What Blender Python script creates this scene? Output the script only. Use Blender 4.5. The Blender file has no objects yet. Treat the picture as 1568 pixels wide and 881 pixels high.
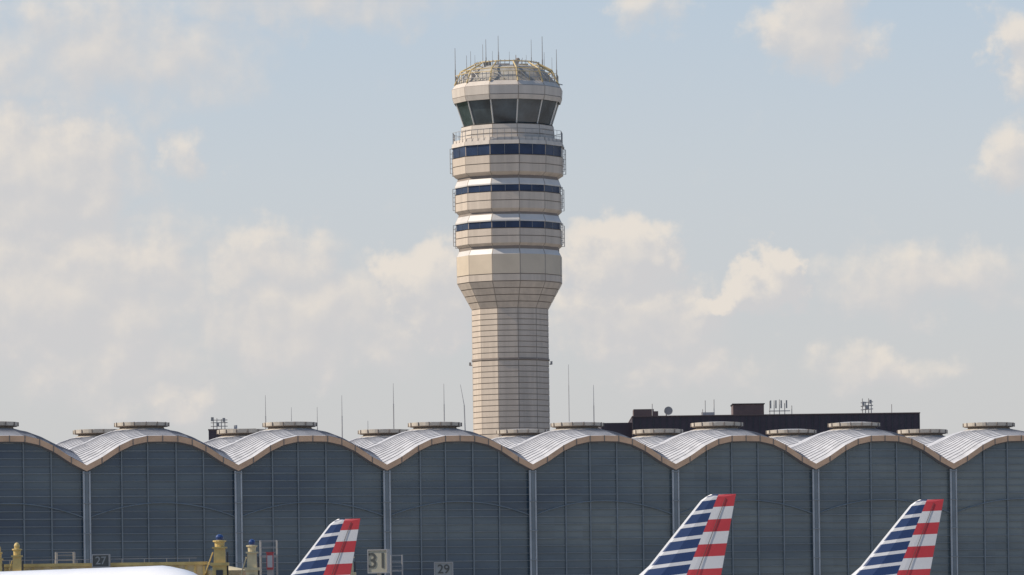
import bpy, math, random
from mathutils import Vector, Matrix
random.seed(7)
sc = bpy.context.scene
sc.view_settings.view_transform = 'Standard'
sc.view_settings.look = 'None'
sc.view_settings.exposure = 0
COL = sc.collection

# ------------------------------------------------------------------ materials
def new_mat(name, col, rough=0.6, metal=0.0, var=0.12, scale=0.6, spec=0.5, bump=0.0, streak=False, scale2=None):
    m = bpy.data.materials.new(name); m.use_nodes = True
    nt = m.node_tree; b = nt.nodes['Principled BSDF']
    b.inputs['Roughness'].default_value = rough
    b.inputs['Metallic'].default_value = metal
    b.inputs['Specular IOR Level'].default_value = spec
    tc = nt.nodes.new('ShaderNodeTexCoord')
    mp = nt.nodes.new('ShaderNodeMapping')
    if streak: mp.inputs['Scale'].default_value = (1.6, 1.6, 0.12)
    nt.links.new(tc.outputs['Object'], mp.inputs['Vector'])
    nz = nt.nodes.new('ShaderNodeTexNoise')
    nz.inputs['Scale'].default_value = scale; nz.inputs['Detail'].default_value = 5
    nz.inputs['Roughness'].default_value = 0.6
    nt.links.new(mp.outputs['Vector'], nz.inputs['Vector'])
    rp = nt.nodes.new('ShaderNodeValToRGB')
    rp.color_ramp.elements[0].position = 0.3; rp.color_ramp.elements[1].position = 0.7
    rp.color_ramp.elements[0].color = tuple(c*(1-var) for c in col)+(1,)
    rp.color_ramp.elements[1].color = tuple(min(1,c*(1+var)) for c in col)+(1,)
    nt.links.new(nz.outputs['Fac'], rp.inputs['Fac'])
    nt.links.new(rp.outputs['Color'], b.inputs['Base Color'])
    if bump:
        bp = nt.nodes.new('ShaderNodeBump'); bp.inputs['Strength'].default_value = bump
        n2 = nt.nodes.new('ShaderNodeTexNoise'); n2.inputs['Scale'].default_value = 6
        nt.links.new(tc.outputs['Object'], n2.inputs['Vector'])
        nt.links.new(n2.outputs['Fac'], bp.inputs['Height'])
        nt.links.new(bp.outputs['Normal'], b.inputs['Normal'])
    return m

M = {}
M['conc']   = new_mat('tower_precast', (0.55,0.455,0.36), 0.8, var=0.13, scale=0.8, streak=True, bump=0.1)
M['concL']  = new_mat('tower_precast_pale', (0.57,0.495,0.415), 0.75, var=0.09, scale=0.9, streak=True)
M['panel']  = new_mat('tower_smooth_panel', (0.57,0.465,0.34), 0.75, var=0.07, scale=0.5)
M['joint']  = new_mat('tower_joint', (0.24,0.195,0.16), 0.8)
M['vjoint'] = new_mat('tower_vertical_joint', (0.31,0.255,0.205), 0.8)
M['ledge']  = new_mat('tower_ledge_metal', (0.60,0.55,0.49), 0.5, var=0.08)
M['navy']   = new_mat('tower_band_glass', (0.025,0.042,0.085), 0.25, var=0.3, scale=0.5, spec=0.3)
M['cabgl']  = new_mat('cab_glass', (0.034,0.046,0.050), 0.05, var=0.8, scale=0.45, spec=0.7)
M['white']  = new_mat('white_metal', (0.62,0.58,0.52), 0.5, var=0.06)
M['rail']   = new_mat('galvanised_rail', (0.36,0.34,0.32), 0.5, metal=0.2)
M['ochre']  = new_mat('ochre_paint', (0.58,0.43,0.20), 0.5, var=0.15)
M['rooftop']= new_mat('tower_roof_membrane', (0.36,0.33,0.28), 0.7, var=0.25, scale=1.5)
M['dark']   = new_mat('dark_metal', (0.05,0.05,0.055), 0.6)
M['roof']   = new_mat('roof_metal_shingle', (0.50,0.485,0.475), 0.55, var=0.2, scale=1.1, spec=0.3)
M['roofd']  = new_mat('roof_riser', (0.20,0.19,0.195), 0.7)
M['tan']    = new_mat('fascia_tan', (0.68,0.42,0.25), 0.6, var=0.15, scale=0.9)
M['cream']  = new_mat('ring_cream', (0.48,0.415,0.33), 0.6, var=0.15, scale=1.0)
M['mull']   = new_mat('mullion_grey', (0.19,0.21,0.215), 0.5, var=0.15)
M['col']    = new_mat('column_grey', (0.29,0.30,0.30), 0.55, var=0.12, scale=0.7)
M['pipe']   = new_mat('pipe_light', (0.46,0.46,0.45), 0.5)
M['brown']  = new_mat('brown_siding', (0.078,0.064,0.073), 0.75, var=0.15, scale=0.4, spec=0.2)
M['brown2'] = new_mat('brown_box', (0.15,0.105,0.095), 0.7, var=0.15)
M['yel']    = new_mat('yellow_equipment', (0.58,0.42,0.15), 0.55, var=0.25, scale=1.2)
M['yelp']   = new_mat('pale_equipment', (0.58,0.48,0.28), 0.55, var=0.2, scale=1.2)
M['blue']   = new_mat('beacon_blue', (0.02,0.05,0.16), 0.25)
M['red']    = new_mat('red_paint', (0.45,0.06,0.06), 0.4)
M['acw']    = new_mat('aircraft_white', (0.72,0.71,0.70), 0.35, var=0.04)
M['acg']    = new_mat('aircraft_silver', (0.55,0.58,0.62), 0.3, metal=0.2, var=0.04)
M['tyre']   = new_mat('rubber', (0.02,0.02,0.02), 0.8)
M['signL']  = new_mat('sign_face_beige', (0.42,0.38,0.28), 0.6, var=0.1)
M['signG']  = new_mat('sign_face_grey', (0.30,0.30,0.28), 0.6, var=0.15)
M['signD']  = new_mat('sign_face_dark', (0.08,0.08,0.07), 0.5, var=0.1)
M['apron']  = new_mat('apron_concrete', (0.30,0.29,0.27), 0.9, var=0.15, scale=0.05)
M['grass']  = new_mat('grass', (0.06,0.09,0.03), 0.9, var=0.3, scale=0.2)
M['asph']   = new_mat('asphalt', (0.05,0.05,0.052), 0.9, var=0.2, scale=0.3)
M['paint']  = new_mat('line_paint', (0.7,0.55,0.08), 0.7)

# terminal curtain-wall glass : haze put into a lifted base colour, lighter rightward; tones differ per pane
def glass_mat():
    m = bpy.data.materials.new('curtain_wall_glass'); m.use_nodes = True
    nt = m.node_tree; b = nt.nodes['Principled BSDF']; L = nt.links.new
    tc = nt.nodes.new('ShaderNodeTexCoord')
    mp = nt.nodes.new('ShaderNodeMapping'); mp.inputs['Scale'].default_value = (0.045,0.045,0.22)
    L(tc.outputs['Object'], mp.inputs['Vector'])
    nz = nt.nodes.new('ShaderNodeTexNoise'); nz.inputs['Scale'].default_value = 1.0; nz.inputs['Detail'].default_value = 5
    L(mp.outputs['Vector'], nz.inputs['Vector'])
    sp = nt.nodes.new('ShaderNodeSeparateXYZ'); L(tc.outputs['Object'], sp.inputs[0])
    dr = nt.nodes.new('ShaderNodeMapRange'); dr.inputs['From Min'].default_value=-10; dr.inputs['From Max'].default_value=95
    dr.inputs['To Min'].default_value=-0.13; dr.inputs['To Max'].default_value=0.14
    L(sp.outputs['X'], dr.inputs['Value'])
    ad = nt.nodes.new('ShaderNodeMath'); ad.operation='ADD'; L(nz.outputs['Fac'], ad.inputs[0]); L(dr.outputs['Result'], ad.inputs[1])
    rp = nt.nodes.new('ShaderNodeValToRGB')
    e = rp.color_ramp.elements
    e[0].position = 0.30; e[0].color = (0.040,0.070,0.108,1)
    e[1].position = 0.70; e[1].color = (0.180,0.205,0.200,1)
    x = e.new(0.5); x.color = (0.098,0.130,0.150,1)
    L(ad.outputs[0], rp.inputs['Fac'])
    mp2 = nt.nodes.new('ShaderNodeMapping'); mp2.inputs['Scale'].default_value=(0.37,0.01,0.75)
    L(tc.outputs['Object'], mp2.inputs['Vector'])
    fl = nt.nodes.new('ShaderNodeVectorMath'); fl.operation='FLOOR'
    L(mp2.outputs['Vector'], fl.inputs[0])
    wn = nt.nodes.new('ShaderNodeTexWhiteNoise'); L(fl.outputs['Vector'], wn.inputs['Vector'])
    mr = nt.nodes.new('ShaderNodeMapRange'); mr.inputs['To Min'].default_value=0.92; mr.inputs['To Max'].default_value=1.08
    L(wn.outputs['Value'], mr.inputs['Value'])
    sm = nt.nodes.new('ShaderNodeVectorMath'); sm.operation='SCALE'
    L(rp.outputs['Color'], sm.inputs[0]); L(mr.outputs['Result'], sm.inputs['Scale'])
    L(sm.outputs['Vector'], b.inputs['Base Color'])
    b.inputs['Roughness'].default_value = 0.12
    b.inputs['Specular IOR Level'].default_value = 0.5
    return m
M['glass'] = glass_mat()

def fin_mat():
    m = bpy.data.materials.new('flag_livery'); m.use_nodes = True
    nt = m.node_tree; b = nt.nodes['Principled BSDF']; L = nt.links.new
    b.inputs['Roughness'].default_value = 0.35
    tc = nt.nodes.new('ShaderNodeTexCoord'); sp = nt.nodes.new('ShaderNodeSeparateXYZ')
    L(tc.outputs['Object'], sp.inputs[0])
    def math_(op, a, c=None, d=None):
        n = nt.nodes.new('ShaderNodeMath'); n.operation = op
        for i, v in enumerate((a, c, d)):
            if v is None: continue
            if isinstance(v, (int, float)): n.inputs[i].default_value = v
            else: L(v, n.inputs[i])
        return n.outputs[0]
    x, z = sp.outputs['X'], sp.outputs['Z']
    d = math_('SUBTRACT', 11.76, z)
    s = math_('ADD', d, math_('MULTIPLY', x, 0.03))
    fr = math_('FRACT', math_('DIVIDE', math_('ADD', s, 0.02), 1.66))
    isred = math_('LESS_THAN', fr, 0.50)
    s2 = math_('ADD', d, math_('MULTIPLY', x, 0.10))
    fb = math_('FRACT', math_('DIVIDE', math_('ADD', s2, 0.62), 0.83))
    isblue = math_('LESS_THAN', fb, 0.72)
    xs = math_('SUBTRACT', math_('MULTIPLY', d, -0.43), 1.25)
    right = math_('GREATER_THAN', x, xs)
    xle = math_('SUBTRACT', math_('MULTIPLY', d, -0.89), 2.02)
    notle = math_('GREATER_THAN', x, xle)
    W = (0.52,0.52,0.53,1)
    def mix(f, A, B):
        n = nt.nodes.new('ShaderNodeMix'); n.data_type = 'RGBA'
        L(f, n.inputs['Factor'])
        for v, i in ((A, 6), (B, 7)):
            if isinstance(v, tuple): n.inputs[i].default_value = v
            else: L(v, n.inputs[i])
        return n.outputs[2]
    r = mix(isred, W, (0.40,0.03,0.04,1))
    bl = mix(math_('MULTIPLY', isblue, notle), W, (0.010,0.032,0.105,1))
    L(mix(right, bl, r), b.inputs['Base Color'])
    return m
M['fin'] = fin_mat()

# ------------------------------------------------------------------ mesh builder
class MB:
    def __init__(s): s.v=[]; s.f=[]; s.m=[]; s.names=[]
    def mi(s, n):
        if n not in s.names: s.names.append(n)
        return s.names.index(n)
    def face(s, pts, mat):
        b=len(s.v); s.v += [tuple(p) for p in pts]; s.f.append(tuple(range(b,b+len(pts)))); s.m.append(s.mi(mat))
    def box(s, lo, hi, mat):
        x0,y0,z0=lo; x1,y1,z1=hi; b=len(s.v)
        s.v += [(x0,y0,z0),(x1,y0,z0),(x1,y1,z0),(x0,y1,z0),(x0,y0,z1),(x1,y0,z1),(x1,y1,z1),(x0,y1,z1)]
        for q in ((0,3,2,1),(4,5,6,7),(0,1,5,4),(1,2,6,5),(2,3,7,6),(3,0,4,7)):
            s.f.append(tuple(b+i for i in q)); s.m.append(s.mi(mat))
    def cbox(s, c, sz, mat):
        s.box([c[i]-sz[i]/2 for i in range(3)], [c[i]+sz[i]/2 for i in range(3)], mat)
    def tube(s, p, q, r1, mat, r2=None, n=6):
        if r2 is None: r2=r1
        p=Vector(p); q=Vector(q); d=(q-p).normalized()
        a=d.orthogonal().normalized(); c=d.cross(a); b=len(s.v)
        for (o,r) in ((p,r1),(q,r2)):
            for k in range(n):
                t=2*math.pi*k/n; s.v.append(tuple(o+a*math.cos(t)*r+c*math.sin(t)*r))
        for k in range(n):
            s.f.append((b+k,b+(k+1)%n,b+n+(k+1)%n,b+n+k)); s.m.append(s.mi(mat))
        s.f.append(tuple(b+k for k in reversed(range(n)))); s.m.append(s.mi(mat))
        s.f.append(tuple(b+n+k for k in range(n))); s.m.append(s.mi(mat))
    def lathe(s, prof, mat, n=24, c=(0,0,0), mats=None):
        b=len(s.v)
        for (z,r) in prof:
            for k in range(n):
                t=2*math.pi*k/n; s.v.append((c[0]+r*math.cos(t),c[1]+r*math.sin(t),c[2]+z))
        for i in range(len(prof)-1):
            mm = mats[i] if mats else mat
            for k in range(n):
                s.f.append((b+i*n+k,b+i*n+(k+1)%n,b+(i+1)*n+(k+1)%n,b+(i+1)*n+k)); s.m.append(s.mi(mm))
        s.f.append(tuple(b+k for k in reversed(range(n)))); s.m.append(s.mi(mat))
        e=b+(len(prof)-1)*n
        s.f.append(tuple(e+k for k in range(n))); s.m.append(s.mi(mat))
    def loft(s, rings, mat):
        n=len(rings[0]); b=len(s.v)
        for r in rings: s.v += [tuple(p) for p in r]
        for i in range(len(rings)-1):
            for k in range(n):
                s.f.append((b+i*n+k,b+i*n+(k+1)%n,b+(i+1)*n+(k+1)%n,b+(i+1)*n+k)); s.m.append(s.mi(mat))
        s.f.append(tuple(b+k for k in reversed(range(n)))); s.m.append(s.mi(mat))
        e=b+(len(rings)-1)*n; s.f.append(tuple(e+k for k in range(n))); s.m.append(s.mi(mat))
    def make(s, name, parent=None, smooth=False, loc=None):
        me=bpy.data.meshes.new(name); me.from_pydata(s.v,[],s.f)
        for n in s.names: me.materials.append(M[n])
        me.polygons.foreach_set('material_index', s.m)
        if smooth: me.polygons.foreach_set('use_smooth',[True]*len(s.f))
        me.validate(); me.update()
        import bmesh
        bm=bmesh.new(); bm.from_mesh(me)
        bmesh.ops.recalc_face_normals(bm, faces=bm.faces); bm.to_mesh(me); bm.free()
        o=bpy.data.objects.new(name, me); COL.objects.link(o)
        if parent: o.parent=parent
        if loc: o.location=loc
        return o
def empty(name, loc=(0,0,0), rz=0, scale=1):
    o=bpy.data.objects.new(name,None); COL.objects.link(o)
    o.location=loc; o.rotation_euler=(0,0,rz); o.scale=(scale,)*3
    return o

# ------------------------------------------------------------------ ground
g=MB(); g.face([(-4000,-1500,0),(4000,-1500,0),(4000,6000,0),(-4000,6000,0)],'grass'); g.make('ground')
g=MB(); g.face([(-400,120,0.004),(400,120,0.004),(400,700,0.004),(-400,700,0.004)],'apron'); g.make('apron_pavement')
g=MB(); g.face([(-600,40,0.008),(600,40,0.008),(600,85,0.008),(-600,85,0.008)],'asph')
g.face([(-600,62,0.012),(600,62,0.012),(600,62.4,0.012),(-600,62.4,0.012)],'paint'); g.make('taxiway')

# ------------------------------------------------------------------ terminal
TH=math.radians(18.4); B=13.7; ZV=17.53
term=empty('airport_terminal',(-37.1,433,0),TH)
KN=[(0,1),(0.2,0.99),(0.39,0.88),(0.57,0.66),(0.80,0.27),(1.0,0.0),(1.1,-0.1)]
def f(u):
    u=abs(u)
    for (a,fa),(b,fb) in zip(KN,KN[1:]):
        if u<=b+1e-9: return fa+(fb-fa)*(u-a)/(b-a)
    return 0
A=2.6; AS=1.6; ACX=0.70
def fs(v): return (1-abs(v)**1.8)
def zroof(u,v): return ZV + A*f(u) + AS*fs(v) - ACX*f(u)*fs(v)
US=[-1,-.9,-.8,-.68,-.57,-.48,-.39,-.3,-.2,-.1,0,.1,.2,.3,.39,.48,.57,.68,.8,.9,1]
I0,I1=-3,10
roof=MB(); fas=MB(); gl=MB(); mu=MB(); ring=MB()
ROWY=[0.0, B+2.2]
NS=24
for row,y0 in enumerate(ROWY):
    for i in range(I0,I1):
        xc=(i+0.5)*B; yc=y0+B/2; h=B/2
        for k in range(NS):
            v0=-1+2*k/NS; v1=-1+2*(k+1)/NS
            st=0.05
            f0,f1=(st,0.0) if k<NS//2 else (0.0,st)
            for a,b in zip(US,US[1:]):
                P=[(xc+a*h,yc+v0*h,zroof(a,v0)+f0),(xc+b*h,yc+v0*h,zroof(b,v0)+f0),
                   (xc+b*h,yc+v1*h,zroof(b,v1)+f1),(xc+a*h,yc+v1*h,zroof(a,v1)+f1)]
                roof.face(P,'roof')
                vv=v0 if k<NS//2 else v1
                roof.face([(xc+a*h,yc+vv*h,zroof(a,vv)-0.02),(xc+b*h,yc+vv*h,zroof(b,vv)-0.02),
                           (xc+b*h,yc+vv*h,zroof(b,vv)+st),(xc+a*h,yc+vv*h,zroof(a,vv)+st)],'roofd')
        for sgn,yy in ((-1,y0),(1,y0+B)):
            yo=yy+sgn*0.55
            for n_,(a,b) in enumerate(zip(US,US[1:])):
                za,zb=ZV+A*f(a),ZV+A*f(b)
                xa,xb=xc+a*h,xc+b*h
                fas.face([(xa,yy,za+0.05),(xb,yy,zb+0.05),(xb,yo,zb+0.03),(xa,yo,za+0.03)],'roof')
                fas.face([(xa,yo,za+0.03),(xb,yo,zb+0.03),(xb,yo,zb-0.50),(xa,yo,za-0.50)],'tan')
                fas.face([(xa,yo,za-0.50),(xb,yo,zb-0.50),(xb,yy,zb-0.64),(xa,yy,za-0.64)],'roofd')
            for u in (-.8,-.57,-.39,-.2,0,.2,.39,.57,.8):
                z=ZV+A*f(u)
                fas.cbox((xc+u*h,yo,z-0.23),(0.09,0.06,0.54),'joint')
            zb0=0 if (row==0 and sgn==-1) else 16.8
            for a,b in zip(US,US[1:]):
                gl.face([(xc+a*h,yy,zb0),(xc+b*h,yy,zb0),(xc+b*h,yy,ZV+A*f(b)-0.5),(xc+a*h,yy,ZV+A*f(a)-0.5)],'glass')
        if row==0:
            for u in (-.53,-.185,.19,.55):
                x=xc+u*h; mu.box((x-.06,-.16,0),(x+.06,-.003,ZV+A*f(u)-.5),'mull')
            z=1.0; c=0
            while z<ZV+A-0.6:
                if z<ZV-.6: w=1.0
                else:
                    w=1.0
                    while w>0 and ZV+A*f(w)-.64<z: w-=0.01
                if w>0.05:
                    t=.03 if c%3 else .045
                    mu.box((xc-w*h,-.09,z-t),(xc+w*h,-.004,z+t),'mull')
                z+=0.66; c+=1
            prev=None
            for k in range(17):
                u=-1+2*k/16; p=(xc+u*h,-.20,12.9+1.35*(1-u*u))
                if prev: mu.tube(prev,p,.055,'mull',n=5)
                prev=p
        zc=zroof(0,0)
        rp=random.uniform(-.03,.03)
        ring.lathe([(zc-.45,3.3),(zc-.12,2.5),(zc+.02,2.0),(zc+.16,1.95),(zc+.18,2.3),(zc+.24,2.38),(zc+.56+rp,2.40),(zc+.58+rp,2.2),(zc+.64,1.2),(zc+.67,.15)],'cream',n=28,c=(xc,yc,0),
                   mats=['roof','cream','joint','joint','joint','cream','cream','roof','roof'])
        for k in range(14):
            t=math.radians(360/14*k+8)
            ring.cbox((xc+2.42*math.cos(t),yc+2.42*math.sin(t),zc+.38),(.08,.08,.36),'joint')
colm=MB()
for i in range(I0,I1+1):
    x=i*B
    colm.box((x-.14,-.42,0),(x+.16,-.005,ZV-.5),'mull')
    colm.tube((x-.24,-.36,0),(x-.24,-.36,ZV-.5),.10,'pipe',n=8)
    colm.tube((x+.28,-.36,0),(x+.28,-.36,ZV-.5),.09,'pipe',n=8)
    z=1
    while z<17:
        colm.box((x-.3,-.5,z),(x+.36,-.43,z+.07),'col'); z+=2.64
roof.make('dome_roofs',term); fas.make('arched_fascia',term); gl.make('curtain_wall',term)
mu.make('mullions',term); ring.make('oculus_rings',term); colm.make('columns',term)
bd=MB()
bd.box((I0*B,.05,0),(I1*B,52,16.7),'brown')
bd.box((I0*B,B*2+2.9,16.7),(I1*B,52,17.2),'roof')
bd.make('building_body',term)

# antenna masts behind the domes
for X,Z,ln in ((-23.6,25.7,0),(-21.1,24.5,0),(-18.6,24.5,0),(-16.2,25.6,0),(-13.7,23.1,0),(-11.2,26.7,0),(-6.3,26.6,0),(-4.2,26.5,-.5),(5.8,28.3,0),(8.2,26.3,0)):
    a=MB(); thin=.03 if X==5.8 else .045
    a.lathe([(0,.25),(.08,.25),(.08,.09),(1.5,.08)],'rail',n=8)
    a.tube((0,0,1.4),(ln*.3,0,Z-17.2-2.0),thin*1.2,'rail'); a.tube((ln*.3,0,Z-17.2-2.0),(ln,0,Z-17.2),thin*.8,'rail',r2=.02)
    o=a.make('antenna_mast'); 
    o.location=(X,480,17.2)

# ------------------------------------------------------------------ control tower
U=0.06854
tower=empty('air_traffic_control_tower',(0.23,525.5,0))
def ringpts(r,z,dl=0.05):
    pts=[]
    for k in range(12):
        a=math.radians(11.5+30*k)
        for s in (-1,1):
            t=a+s*dl/max(r,.3); pts.append((r*math.sin(t),-r*math.cos(t),z))
    return pts
def H(hh): return 3+hh*U
body=MB()
def seg(h0,r0,h1,r1,mat,jm='vjoint',dl=0.05):
    A0=ringpts(r0*U,H(h0),dl); A1=ringpts(r1*U,H(h1),dl)
    for k in range(24):
        k2=(k+1)%24
        body.face([A0[k],A0[k2],A1[k2],A1[k]], jm if k%2==0 else mat)
def courses(h0,r0,h1,r1,n,mat,gap=1.2,dep=0.9,gm='joint'):
    for i in range(n):
        a=i/n; b=(i+1)/n
        ha=h0+(h1-h0)*a; hb=h0+(h1-h0)*b; ra=r0+(r1-r0)*a; rb=r0+(r1-r0)*b
        g_=gap/(hb-ha); hm=hb-gap; rm=rb-(rb-ra)*g_
        seg(ha,ra,hm,rm,mat)
        seg(hm,rm,hm,rm-dep,gm); seg(hm,rm-dep,hb,rb-dep,gm); seg(hb,rb-dep,hb,rb,mat)
courses(-43.8,60.5,410,60.5,52,'conc',gm='vjoint')
seg(410,60.5,410,61.5,'joint'); seg(410,61.5,413,61.5,'joint'); seg(413,61.5,413,60.5,'joint')
courses(413,60.5,490,60.5,9,'conc',gm='vjoint')
courses(490,60.5,530,83,4,'conc')
courses(530,83,541,83,1,'conc')
seg(541,83,571,83,'panel')
seg(571,83,579,79,'ledge'); seg(579,79,584,79,'joint'); seg(584,79,588,84,'conc')
courses(588,84,611,84,2,'conc')
seg(611,84,611,83,'conc'); seg(611,83,621,83,'navy'); seg(621,83,621,84.5,'ledge')
seg(621,84.5,623,84.5,'ledge'); seg(623,84.5,632,80,'ledge'); seg(632,80,636,78.5,'joint'); seg(636,78.5,641,84,'conc')
courses(641,84,667,84,2,'conc')
seg(667,84,667,83,'conc'); seg(667,83,677,83,'navy'); seg(677,83,677,84.5,'ledge')
seg(677,84.5,679,84.5,'ledge'); seg(679,84.5,687,81,'ledge'); seg(687,81,692,79,'joint'); seg(692,79,697,87,'conc')
courses(697,87,723,88,2,'conc')
seg(723,88,723,86.5,'conc'); seg(723,86.5,739,87,'navy'); seg(739,87,739,89,'concL')
seg(739,89,745,88,'concL'); seg(745,88,745,86,'joint'); seg(745,86,750,85,'concL'); seg(750,85,750,74,'ledge')
courses(750,75,772,73,3,'concL'); seg(772,73,772,68,'ledge')
seg(772,68,808,80,'cabgl','white',0.05)
seg(808,80,808,84,'dark'); seg(808,84,815,86.5,'concL'); seg(815,86.5,816,86,'joint'); seg(816,86.5,829,87.5,'concL')
seg(829,87.5,830,86.5,'joint'); seg(830,86.5,837,81,'concL'); 
seg(837,81,838,78,'joint'); seg(838,78,848,70,'rooftop'); seg(848,70,858,60,'rooftop'); seg(858,60,864,48,'rooftop'); seg(864,48,866,30,'rooftop'); seg(866,30,867,2,'rooftop')
body.make('tower_shell',tower)
det=MB()
def pol(r,a,hh): 
    a=math.radians(a); return (r*U*math.sin(a),-r*U*math.cos(a),H(hh))
for k in range(12):
    a=11.5+30*k
    det.tube(pol(68.6,a,772),pol(80.6,a,808),.075,'white')
    am=a+15; ap=math.cos(math.radians(15))
    for (h0,h1,r) in ((723,739,87),(667,677,83),(611,621,83)):
        rr=r*ap+.3
        det.tube(pol(rr,am,h0),pol(rr,am,h1),.022,'rail',n=4)
    for (h0,h1,r,mt) in ((745,763,86.5,'rail'),):
        for q in (-15,-7.5,0,7.5):
            rr=r*ap/math.cos(math.radians(q)); det.tube(pol(rr,am+q,h0),pol(rr,am+q,h1),.03,mt,n=4)
        for hh in (754,763):
            det.tube(pol(r,a,hh),pol(r,a+30,hh),.028,mt,n=4)
    for q in (-15,-10,-5,0,5,10):
        rr=81*ap/math.cos(math.radians(q)); det.tube(pol(rr,am+q,836),pol(rr,am+q,851),.035,'ochre' if q==0 else 'rail',n=4)
    for hh in (843,851): det.tube(pol(81,a,hh),pol(81,a+30,hh),.04,'ochre' if hh==851 else 'rail',n=4)
    det.tube(pol(83,a,836),pol(73,a,857),.085,'ochre'); det.tube(pol(73,a,857),pol(50,a,869),.085,'ochre')
    det.tube(pol(73,a,857),pol(73,a+30,857),.05,'ochre'); det.tube(pol(50,a,870),pol(50,a+30,870),.07,'ochre')
    det.tube(pol(50,a,870),pol(58,a+15,850),.05,'white'); det.tube(pol(73,a,857),pol(58,a+15,850),.05,'white')
    det.tube(pol(73,a,857),pol(75,a+15,840),.045,'white')
    for q in (-8,0,8):
        det.tube(pol(50,a+15+q,864),pol(50,a+15+q,872),.035,'rail')
for a in (71.5,101.5,-78.5,-108.5):
    for (h0,h1,r) in ((700,738,89),(643,676,85.5),(588,620,85.5)):
        det.tube(pol(r+2.2,a,h0),pol(r+2.2,a,h1),.04,'rail',n=5)
        n=5
        for j in range(n+1):
            hh=h0+(h1-h0)*j/n; det.tube(pol(r-1.5,a,hh),pol(r+2.2,a,hh),.035,'rail',n=4)
for a in (-95,90):
    det.tube(pol(60,a,405),pol(64,a,405),.06,'rail'); det.cbox(pol(63,a,407),(.22,.22,.35),'rail')
for (x,y,w,d,h0,h1,mt) in ((-30,-20,12,12,862,871,'rooftop'),(14,-30,9,9,862,873,'concL'),(26,10,14,12,862,871,'ochre'),(-8,0,24,24,864,870,'concL'),(45,-42,9,7,842,856,'white'),(-48,-46,12,8,838,853,'concL'),(-20,-62,8,5,838,850,'signL'),(22,-64,10,5,838,852,'rooftop'),(60,-30,6,6,836,850,'rail'),(-66,-20,6,6,836,848,'white')):
    det.box(((x-w/2)*U,(y-d/2)*U,H(h0)),((x+w/2)*U,(y+d/2)*U,H(h1)),mt)
det.make('railings_and_roof_frames',tower)
ant=MB()
for (x,y,h0,h1,r) in ((-80,10,836,897,.055),(-62,-30,840,881,.04),(-56,20,840,893,.04),(-49,-40,845,880,.03),(-37,-10,850,900,.04),(-32,-25,855,906,.05),(-22,-50,850,885,.03),(-13,15,862,916,.05),(-12,-12,862,888,.03),(4,-30,860,886,.03),(14,-20,862,882,.07),(24,0,862,880,.04),(38,-15,856,906,.04),(55,-10,846,911,.06),(58,12,846,889,.04),(70,20,840,882,.03),(77,10,836,893,.055),(30,-50,848,878,.03)):
    ant.tube((x*U,y*U,H(h0)),(x*U,y*U,H(h0+(h1-h0)*.45)),r*1.2,'rail'); ant.tube((x*U,y*U,H(h0+(h1-h0)*.45)),(x*U,y*U,H(h1)),r*.8,'rail',r2=r*.5)
ant.lathe([(0,.12),(.2,.22),(.4,.22),(.5,.1)],'joint',n=10,c=(17*U,-20*U,H(870)))
ant.tube((77*U,10*U,H(840)),(86*U,10*U,H(838)),.05,'rail')
ant.make('antennas',tower)

# ------------------------------------------------------------------ office building behind
ob=empty('brown_office_building',(0,560,0))
m=MB()
m.box((13.9,0,0),(46.4,26,26.5),'brown'); m.box((10.4,1,0),(13.9,26,25.9),'brown')
x=14.0
while x<46.3: m.box((x,-.05,18),(x+.10,-.002,26.4),'dark'); x+=.75
m.box((13.85,-.10,26.5),(46.45,26.1,26.60),'brown2')
m.make('walls',ob)
m=MB()
m.box((14.1,2,26.62),(16.9,6,27.2),'brown2'); m.box((14.1,2,27.2),(16.4,6,27.45),'brown2')
m.box((25.4,2,26.62),(28.9,7,27.85),'brown2'); m.box((25.3,1.9,27.85),(29.0,7.1,27.95),'dark')
m.box((21.8,2,26.62),(23.3,4,27.0),'pipe')
m.make('rooftop_plant',ob)
m=MB()
c=Vector((17.8,1.5,27.2))
ringsD=[]
for (d_,r) in ((0,.05),(.06,.3),(.16,.40),(.3,.48)):
    ringsD.append([(c.x+r*math.cos(t)+d_*.8,c.y-d_,c.z+r*math.sin(t)) for t in [2*math.pi*k/16 for k in range(16)]])
m.loft(ringsD,'rail'); m.tube((17.8,1.6,26.6),(17.8,1.6,27.3),.08,'rail')
for (xx,t) in ((22.2,28.3),(23.2,28.4),(30.0,28.2),(30.6,28.3),(31.2,27.9),(32.0,27.6),(43.3,27.6),(16.2,28.0),(21.9,27.3),(29.5,28.1)):
    m.tube((xx,1,26.6),(xx,1,t),.045,'rail',n=5)
for xx in (29.6,30.2,30.8,31.4):
    m.box((xx-.08,.8,27.3),(xx+.08,.95,28.2),'rail')
m.tube((29.4,1,27.0),(31.8,1,27.0),.05,'rail')
for xx in (40.0,40.35,40.7,41.0):
    m.tube((xx,1,26.6),(xx,1,28.1+.2*math.sin(xx*9)),.05,'rail',n=5)
for zz in (27.0,27.4,27.8): m.tube((39.8,1,zz),(41.2,1,zz+.1),.05,'rail',n=5)
for (xx,zz) in ((40.1,27.7),(40.9,27.9),(40.5,27.3)): m.box((xx-.13,.7,zz-.22),(xx+.13,.9,zz+.22),'rail')
for xx in (15.2,16.2,17.2): m.tube((xx,-1.2,0),(xx,-1.2,23.0),.10,'pipe'); m.tube((xx,-1.2,23.0),(xx+.35,-1.2,24.9),.10,'pipe')
m.make('rooftop_antennas',ob)
sb=empty('rooftop_plant_building',(-34,560,0)); m=MB()
m.box((0,0,0),(5.3,14,25.6),'brown'); m.box((-.05,-.05,25.6),(5.35,14.05,25.75),'brown2')
m.make('walls',sb); m=MB()
for xx in (.5,.9,1.4,1.8): m.tube((xx,1,25.7),(xx,1,27.0+.25*math.sin(xx*7)),.05,'rail',n=5)
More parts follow.
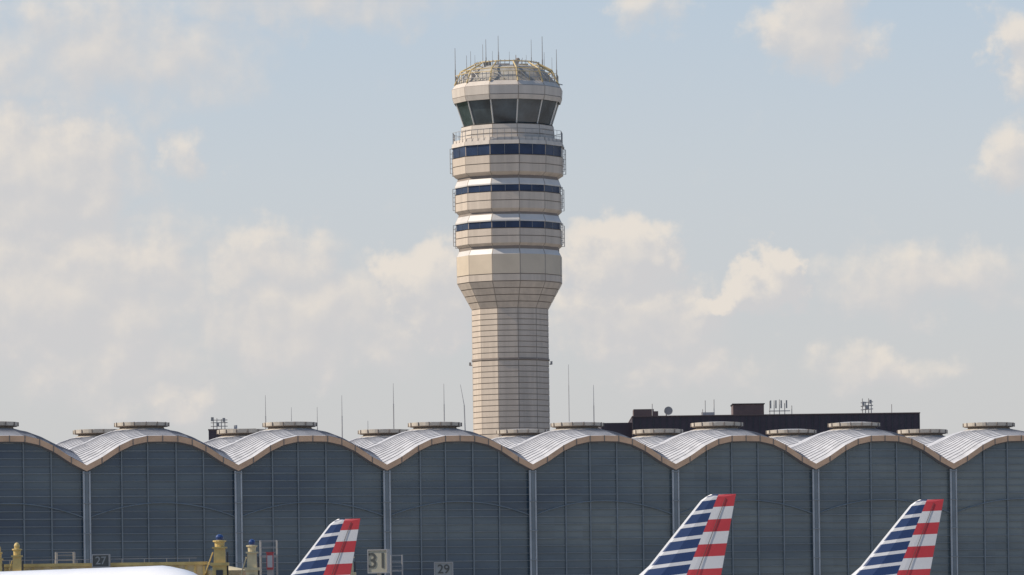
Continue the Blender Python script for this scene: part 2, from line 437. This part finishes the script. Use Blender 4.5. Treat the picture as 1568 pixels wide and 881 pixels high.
for zz in (26.1,26.5,26.8): m.tube((.2,1,zz),(2.1,1,zz),.045,'rail',n=5)
for (xx,zz) in ((.4,26.9),(1.0,26.3),(1.7,26.8)): m.box((xx-.15,.7,zz-.22),(xx+.15,.9,zz+.22),'rail')
m.tube((3,1,25.7),(3,1,26.2),.2,'pipe'); m.make('antenna_cluster',sb)

# ------------------------------------------------------------------ airliners
def airliner(name, loc, rz, scale, flag=True, half=13.0, pitch=0):
    e=empty(name,loc,rz,scale); e.rotation_euler=(0,pitch,rz)
    fu=MB()
    prof=[(-36.5,.05,3.35),(-36.2,.5,3.4),(-35.4,1.0,3.5),(-34.2,1.5,3.66),(-32.6,1.86,3.82),(-31,1.98,3.89),(-20,1.98,3.89),(-12,1.98,3.89),(-9,1.85,4.0),(-6,1.45,4.3),(-3,.95,4.65),(-.5,.45,4.9),(.8,.2,5.0)]
    rings=[[(x,r*math.cos(t),zc+r*math.sin(t)) for t in [2*math.pi*k/32 for k in range(32)]] for x,r,zc in prof]
    fu.loft(rings,'acg' if flag else 'acw'); fu.make('fuselage',e,smooth=True)
    wn=MB()
    for s in (-1,1):
        xx=-31
        while xx<-9:
            wn.box((xx,s*1.955-.03,4.25),(xx+.25,s*1.955+.03,4.6),'dark'); xx+=.53
        wn.box((-34.6,s*1.15-.35,4.35),(-33.9,s*1.15+.35,4.75),'dark')
    wn.make('windows',e)
    fi=MB(); rings=[]
    def sec(xl,xt,z,th):
        c=xt-xl
        return [(xl,0,z),(xl+.08*c,-th*.6,z),(xl+.3*c,-th,z),(xl+.65*c,-th*.7,z),(xt,-.02,z),(xt,.02,z),(xl+.65*c,th*.7,z),(xl+.3*c,th,z),(xl+.08*c,th*.6,z)]
    for z in (5.2,5.87,7,8,9,10,11,11.35,11.6,11.72,11.76):
        t=(11.76-z)/5.89
        xl=-2.24-5.24*t; xt=-1.26*t
        if z<5.9: xl-=.4
        if z>11.3: k=(z-11.3)/.46; xl+=.38*k*k
        rings.append(sec(xl,xt,z,(.30*t+.11)*(1 if z<11.7 else .5)))
    fi.loft(rings,'fin' if flag else 'acw'); 
    fi.make('vertical_fin',e)
    ex=MB()
    for s in (-1,1):
        ex.tube((-2.9,s*.28,6.2),(-.72,s*.105,11.5),.02,'dark',n=4)
    ex.make('rudder_hinge',e)
    wg=MB()
    for s in (-1,1):
        def wsec(xl,xt,y,z,th):
            c=xt-xl
            return [(xl,y,z),(xl+.3*c,y,z+th),(xl+.7*c,y,z+th*.6),(xt,y,z),(xl+.7*c,y,z-th*.3),(xl+.3*c,y,z-th*.7)]
        wg.loft([wsec(-24,-16.5,s*1.2,3.0,.4),wsec(-21,-15.8,s*5.5,3.35,.25),wsec(-16.6,-15,s*half,4.0,.1)],'acg')
        wg.loft([wsec(-5.8,-2.0,s*.6,4.9,.16),wsec(-2.5,-.9,s*6.0,5.35,.08)],'acw')
    wg.make('wings_and_tailplane',e)
    en=MB()
    for s in (-1,1):
        rings=[[(x,s*5.2+r*math.cos(t),2.05+r*math.sin(t)) for t in [2*math.pi*k/20 for k in range(20)]] for x,r in ((-24.5,.85),(-24.4,1.05),(-23,1.15),(-21,1.05),(-19.6,.7),(-18.9,.4))]
        en.loft(rings,'acw'); en.box((-23,s*5.2-.12,3.0),(-18.5,s*5.2+.12,3.35),'acg')
    en.make('engines',e,smooth=True)
    lg=MB()
    for (x,y) in ((-31,0),(-17.8,3.2),(-17.8,-3.2)):
        lg.tube((x,y,.5),(x,y,3.0),.12,'rail')
        for s in (-.35,.35): lg.tube((x,y+s-.15,.55),(x,y+s+.15,.55),.55,'tyre',n=18)
    lg.make('landing_gear',e)
    return e
HD=-math.radians(25)
airliner('airliner',(15.25,334.8,0),HD,1.0)
airliner('airliner',(31.2,356.7,0),HD,1.0)
airliner('airliner',(-9.4,310,0),HD,0.84)
# white aircraft close by, nose to the right (heading a little toward the river)
a_=math.radians(122)
airliner('white_airliner',(-14.6+35.0*math.cos(a_),228+35.0*math.sin(a_),0),a_,1.03,flag=False)

# ------------------------------------------------------------------ gate equipment
def tapered(m,x,y,z0,z1,w0,w1,mat):
    m.loft([[(x-w0/2,y-w0/2,z0),(x+w0/2,y-w0/2,z0),(x+w0/2,y+w0/2,z0),(x-w0/2,y+w0/2,z0)],
            [(x-w1/2,y-w1/2,z1),(x+w1/2,y-w1/2,z1),(x+w1/2,y+w1/2,z1),(x-w1/2,y+w1/2,z1)]],mat)
jb=empty('jet_bridge',(-33,331,0))
m=MB()
m.box((-14,0,4.7),(12.5,2.9,7.4),'yelp')
x=-14
while x<12.4: m.box((x,-.12,4.8),(x+.15,-.003,7.3),'yel'); x+=.6
m.box((-14.1,-.2,7.4),(12.7,3.1,7.6),'yel')
m.box((-14,-.06,5.8),(12.5,-.02,6.6),'dark')
x=-14
while x<12: m.tube((x,0,7.6),(x,0,7.85),.03,'rail',n=4); x+=1.5
m.tube((-14,0,7.85),(12,0,7.85),.025,'rail',n=4)
m.make('tunnel',jb)
m=MB(); 
for xx in (-10,8): 
    tapered(m,xx,1.4,0,4.7,1.2,.8,'rail')
    for yy in (.2,2.6): m.tube((xx-.2,yy,.5),(xx+.2,yy,.5),.5,'tyre',n=16)
m.lathe([(0,1.2),(3.8,1.2),(4.0,1.7),(7.0,1.7),(7.3,.3)],'yelp',n=20,c=(13.8,1.4,0))
m.make('supports_and_rotunda',jb)
def lift_column(X,Y,top,w,mat,beacon=True):
    e=empty('jet_bridge_lift_column',(X,Y,0)); m=MB()
    tapered(m,0,0,0,.4,w*1.9,w*1.8,'rail')
    tapered(m,0,0,.4,top-1.9,w*1.5,w*1.25,mat)
    tapered(m,0,0,top-1.9,top-1.7,w*1.6,w*1.6,mat)
    tapered(m,0,0,top-1.7,top-.75,w*1.05,w*.95,mat)
    tapered(m,0,0,top-.75,top-.65,w*1.3,w*1.3,mat)
    m.lathe([(top-.65,w*.42),(top-.35,w*.45),(top-.3,w*.6),(top-.22,w*.6),(top-.2,w*.3)],mat,n=12)
    m.tube((w*.7,-.2,top-3.5),(w*.7,-.2,top-1.0),.06,'dark'); m.box((-w*.3,-w*.75,top-3.0),(w*.3,-w*.62,top-2.2),'dark')
    m.tube((-w*.6,-.2,top-1.0),(-w*1.3,-.2,top-2.4),.05,mat,n=5)
    m.make('column',e); b=MB()
    b.lathe([(top-.2,w*.3),(top+.0,w*.36),(top+.14,w*.25),(top+.2,.03)],'blue' if beacon else mat,n=12); b.make('beacon',e)
lift_column(-32.8,329,8.8,.55,'yel',False)
lift_column(-34.0,329,8.6,.4,'yel',False)
lift_column(-19.4,330,9.2,.75,'yel',True)
lift_column(-17.25,330,8.85,.62,'yelp',True)
lift_column(-11.65,330,8.4,.62,'yel',False)
lift_column(-10.85,330.4,8.45,.62,'yelp',False)
def stand(X,Y,w,top,mat='rail'):
    e=empty('access_stand',(X,Y,0)); m=MB()
    for sx in (-w/2,w/2):
        for sy in (0,1.2): m.tube((sx,sy,0),(sx,sy,top),.04,mat,n=5)
    z=.5
    while z<top:
        m.tube((-w/2,0,z),(w/2,0,z),.022,mat,n=4); z+=.35
    for zz in (top-1.0,top-.5,top): 
        m.tube((-w/2,1.2,zz),(w/2,1.2,zz),.03,mat,n=4); m.tube((-w/2,0,zz),(-w/2,1.2,zz),.03,mat,n=4); m.tube((w/2,0,zz),(w/2,1.2,zz),.03,mat,n=4)
    m.box((-w/2,0,top-1.1),(w/2,1.2,top-1.03),mat); m.make('frame',e)
stand(-30.1,334,1.2,8.4); stand(-16.3,333,1.1,9.0); stand(-7.7,333,.75,7.9)
e=empty('fire_hose_cabinet',(-16.1,331,0)); m=MB(); m.box((-.2,-.2,0),(.2,.2,7.0),'rail'); m.box((-.22,-.3,7.0),(.22,.3,8.1),'red'); m.box((-.17,-.33,7.15),(.17,-.303,7.95),'pipe'); m.box((-.26,-.34,8.1),(.26,.34,8.18),'red'); m.make('cabinet',e)
def sign(X,Y,zc,w,h,txt,face,num,rot=0):
    e=empty('gate_sign',(X,Y,0),rot); m=MB()
    m.box((-w/2,-.35,zc-h/2),(w/2,.35,zc+h/2),face)
    m.box((-w/2-.06,-.4,zc+h/2),(w/2+.06,.4,zc+h/2+.07),'rail'); m.box((-w/2-.06,-.4,zc-h/2-.07),(w/2+.06,.4,zc-h/2),'rail')
    m.box((-w/2-.06,-.4,zc-h/2),(-w/2,.4,zc+h/2),'rail'); m.box((w/2,-.4,zc-h/2),(w/2+.06,.4,zc+h/2),'rail')
    m.tube((0,0,0),(0,0,zc-h/2),.14,'rail',n=10); m.make('sign_box',e)
    c=bpy.data.curves.new('digits','FONT'); c.body=txt; c.size=h*.98; c.extrude=.01; c.align_x='CENTER'; c.align_y='CENTER'; c.offset=.008
    o=bpy.data.objects.new('number',c); COL.objects.link(o); o.parent=e; o.location=(0,-.365,zc); o.rotation_euler=(math.pi/2,0,0); c.materials.append(M[num])
sign(-8.8,330,7.45,1.25,1.45,'31','signL','signD',math.radians(-14))
sign(-27.3,330,7.72,1.05,.75,'27','signD','signG')
sign(-4.5,330,6.85,1.15,.85,'29','signG','signD')

# ------------------------------------------------------------------ light
EL=math.radians(42); ROT=math.radians(270)
d=Vector((math.sin(ROT)*math.cos(EL),math.cos(ROT)*math.cos(EL),math.sin(EL)))
sl=bpy.data.lights.new('sun','SUN'); sl.energy=4.9; sl.angle=math.radians(.5); sl.color=(1,.91,.79)
so=bpy.data.objects.new('sun',sl); COL.objects.link(so); so.rotation_euler=d.to_track_quat('Z','Y').to_euler(); so.location=(-100,0,150)

# ------------------------------------------------------------------ world sky with cumulus
w=bpy.data.worlds.new('World'); sc.world=w; w.use_nodes=True; nt=w.node_tree; L=nt.links.new
for n in list(nt.nodes): nt.nodes.remove(n)
def N(t): return nt.nodes.new(t)
def mth(op,*a,clamp=False):
    n=N('ShaderNodeMath'); n.operation=op; n.use_clamp=clamp
    for i,v in enumerate(a):
        if isinstance(v,(int,float)): n.inputs[i].default_value=v
        else: L(v,n.inputs[i])
    return n.outputs[0]
out=N('ShaderNodeOutputWorld'); bg=N('ShaderNodeBackground'); bg.inputs['Strength'].default_value=.1
sky=N('ShaderNodeTexSky'); sky.sky_type='NISHITA'; sky.sun_disc=False; sky.sun_elevation=EL; sky.sun_rotation=ROT
sky.air_density=1.2; sky.dust_density=2.5
tc=N('ShaderNodeTexCoord'); sp=N('ShaderNodeSeparateXYZ'); L(tc.outputs['Generated'],sp.inputs[0])
az=mth('MULTIPLY',mth('ARCTAN2',sp.outputs['X'],sp.outputs['Y']),75.87)
el=mth('MULTIPLY',mth('ARCSINE',sp.outputs['Z']),75.87)
cb=N('ShaderNodeCombineXYZ'); L(az,cb.inputs[0]); L(el,cb.inputs[1])
grp=bpy.data.node_groups.new('cloud_density','ShaderNodeTree')
grp.interface.new_socket(name='P',in_out='INPUT',socket_type='NodeSocketVector')
grp.interface.new_socket(name='D',in_out='OUTPUT',socket_type='NodeSocketFloat')
gi=grp.nodes.new('NodeGroupInput'); go=grp.nodes.new('NodeGroupOutput'); GL=grp.links.new
def gv(op,a,b=None,c=None):
    n=grp.nodes.new('ShaderNodeVectorMath'); n.operation=op
    for i,v in enumerate((a,b,c)):
        if v is None: continue
        if isinstance(v,tuple): n.inputs[i].default_value=v
        else: GL(v,n.inputs[i])
    return n
def gm(op,*a,clamp=False):
    n=grp.nodes.new('ShaderNodeMath'); n.operation=op; n.use_clamp=clamp
    for i,v in enumerate(a):
        if isinstance(v,(int,float)): n.inputs[i].default_value=v
        else: GL(v,n.inputs[i])
    return n.outputs[0]
wz=grp.nodes.new('ShaderNodeTexNoise'); wz.noise_dimensions='2D'; wz.inputs['Scale'].default_value=1.0; wz.inputs['Detail'].default_value=5; wz.inputs['Roughness'].default_value=.58
GL(gi.outputs[0],wz.inputs['Vector'])
wv=gv('MULTIPLY_ADD',wz.outputs['Color'],(1.7,1.3,0),(-.85,-.65,0)).outputs[0]
P=gv('ADD',gi.outputs[0],wv).outputs[0]
BL=[(-7.3,6.9,1.8,1.25,1.0),(-6.9,5.2,2.6,1.35,1.0),(-6.2,8.8,2.3,1.0,.6),(-2.9,9.6,2.3,.6,.5),(-4.85,7.2,.55,.5,.6),
(-3.6,5.6,1.3,.7,.7),(-3.2,4.7,2.2,.9,.75),(-1.1,5.2,.95,.85,1.2),(1.75,5.6,1.0,.75,1.2),(2.0,4.7,1.7,.75,.9),(4.0,5.25,.65,.5,1.2),
(3.2,4.95,.75,.3,1.0),(6.3,5.2,2.0,.6,.6),(4.75,9.1,1.05,.8,.85),(2.1,9.4,.6,.4,.5),(7.9,8.6,.55,.8,.8),(7.8,7.1,.6,.5,.6),
(2.5,3.9,1.4,.4,.55),(5.6,3.8,1.2,.4,.5),(-5.4,3.5,1.1,.4,.6),(-6.3,4.2,2.2,.8,.6)]
acc=None
for (cx,cy,rx,ry,am) in BL:
    q=gv('MULTIPLY_ADD',P,(1/rx,1/ry,0),(-cx/rx,-cy/ry,0)).outputs[0]
    dd=gv('DOT_PRODUCT',q,q).outputs['Value']
    val=gm('MULTIPLY_ADD',dd,-am,1.25*am)
    acc=val if acc is None else gm('MAXIMUM',acc,val)
nz=grp.nodes.new('ShaderNodeTexNoise'); nz.noise_dimensions='2D'; nz.inputs['Scale'].default_value=1.5; nz.inputs['Detail'].default_value=4; nz.inputs['Roughness'].default_value=.5
GL(gi.outputs[0],nz.inputs['Vector'])
acc=gm('MAXIMUM',acc,-.3)
GL(gm('ADD',acc,gm('MULTIPLY_ADD',nz.outputs['Fac'],.9,-.45)),go.inputs[0])
def dens(vec):
    n=N('ShaderNodeGroup'); n.node_tree=grp; L(vec,n.inputs[0]); return n.outputs[0]
D0=dens(cb.outputs[0])
ofs=N('ShaderNodeVectorMath'); ofs.operation='ADD'; L(cb.outputs[0],ofs.inputs[0]); ofs.inputs[1].default_value=(-.14,.26,0)
D1=dens(ofs.outputs[0])
def mapr(v,a,b,c=0,d=1,smooth=True):
    n=N('ShaderNodeMapRange'); n.interpolation_type='SMOOTHSTEP' if smooth else 'LINEAR'
    L(v,n.inputs['Value'])
    for k,x in zip(('From Min','From Max','To Min','To Max'),(a,b,c,d)): n.inputs[k].default_value=x
    return n.outputs['Result']
mask=mapr(D0,-.2,.9,0,.84)
lit=mapr(mth('SUBTRACT',D0,D1),-.35,.85)
def mixc(fac,A,B):
    n=N('ShaderNodeMix'); n.data_type='RGBA'
    if isinstance(fac,float): n.inputs['Factor'].default_value=fac
    else: L(fac,n.inputs['Factor'])
    for v,i in ((A,6),(B,7)):
        if isinstance(v,tuple): n.inputs[i].default_value=v
        else: L(v,n.inputs[i])
    return n.outputs[2]
def c10(r,g,b): return (r*10,g*10,b*10,1)
hz=N('ShaderNodeValToRGB'); e=hz.color_ramp.elements
e[0].position=0; e[0].color=(.635,.62,.61,1); e[1].position=1; e[1].color=(.17,.30,.56,1)
for p,c in ((.20,(.63,.64,.65,1)),(.36,(.59,.64,.69,1)),(.50,(.515,.61,.715,1)),(.62,(.41,.53,.71,1))):
    x=e.new(p); x.color=c
L(mapr(el,0,19,0,1,False),hz.inputs['Fac'])
sc10=N('ShaderNodeVectorMath'); sc10.operation='SCALE'; L(hz.outputs['Color'],sc10.inputs[0]); sc10.inputs['Scale'].default_value=10
base=mixc(.9,sky.outputs[0],sc10.outputs[0])
cl=mixc(lit,c10(.625,.615,.62),c10(.83,.755,.67))
L(mixc(mask,base,cl),bg.inputs['Color']); L(bg.outputs[0],out.inputs['Surface'])
w.cycles.sampling_method='MANUAL'; w.cycles.sample_map_resolution=256

# ------------------------------------------------------------------ camera
cd=bpy.data.cameras.new('camera'); cam=bpy.data.objects.new('camera',cd); COL.objects.link(cam)
cam.location=(0,0,3); cam.rotation_euler=(math.pi/2,math.radians(.75),0)
cd.sensor_width=36; cd.lens=174.2; cd.shift_y=.331; cd.clip_start=1; cd.clip_end=12000
sc.camera=cam
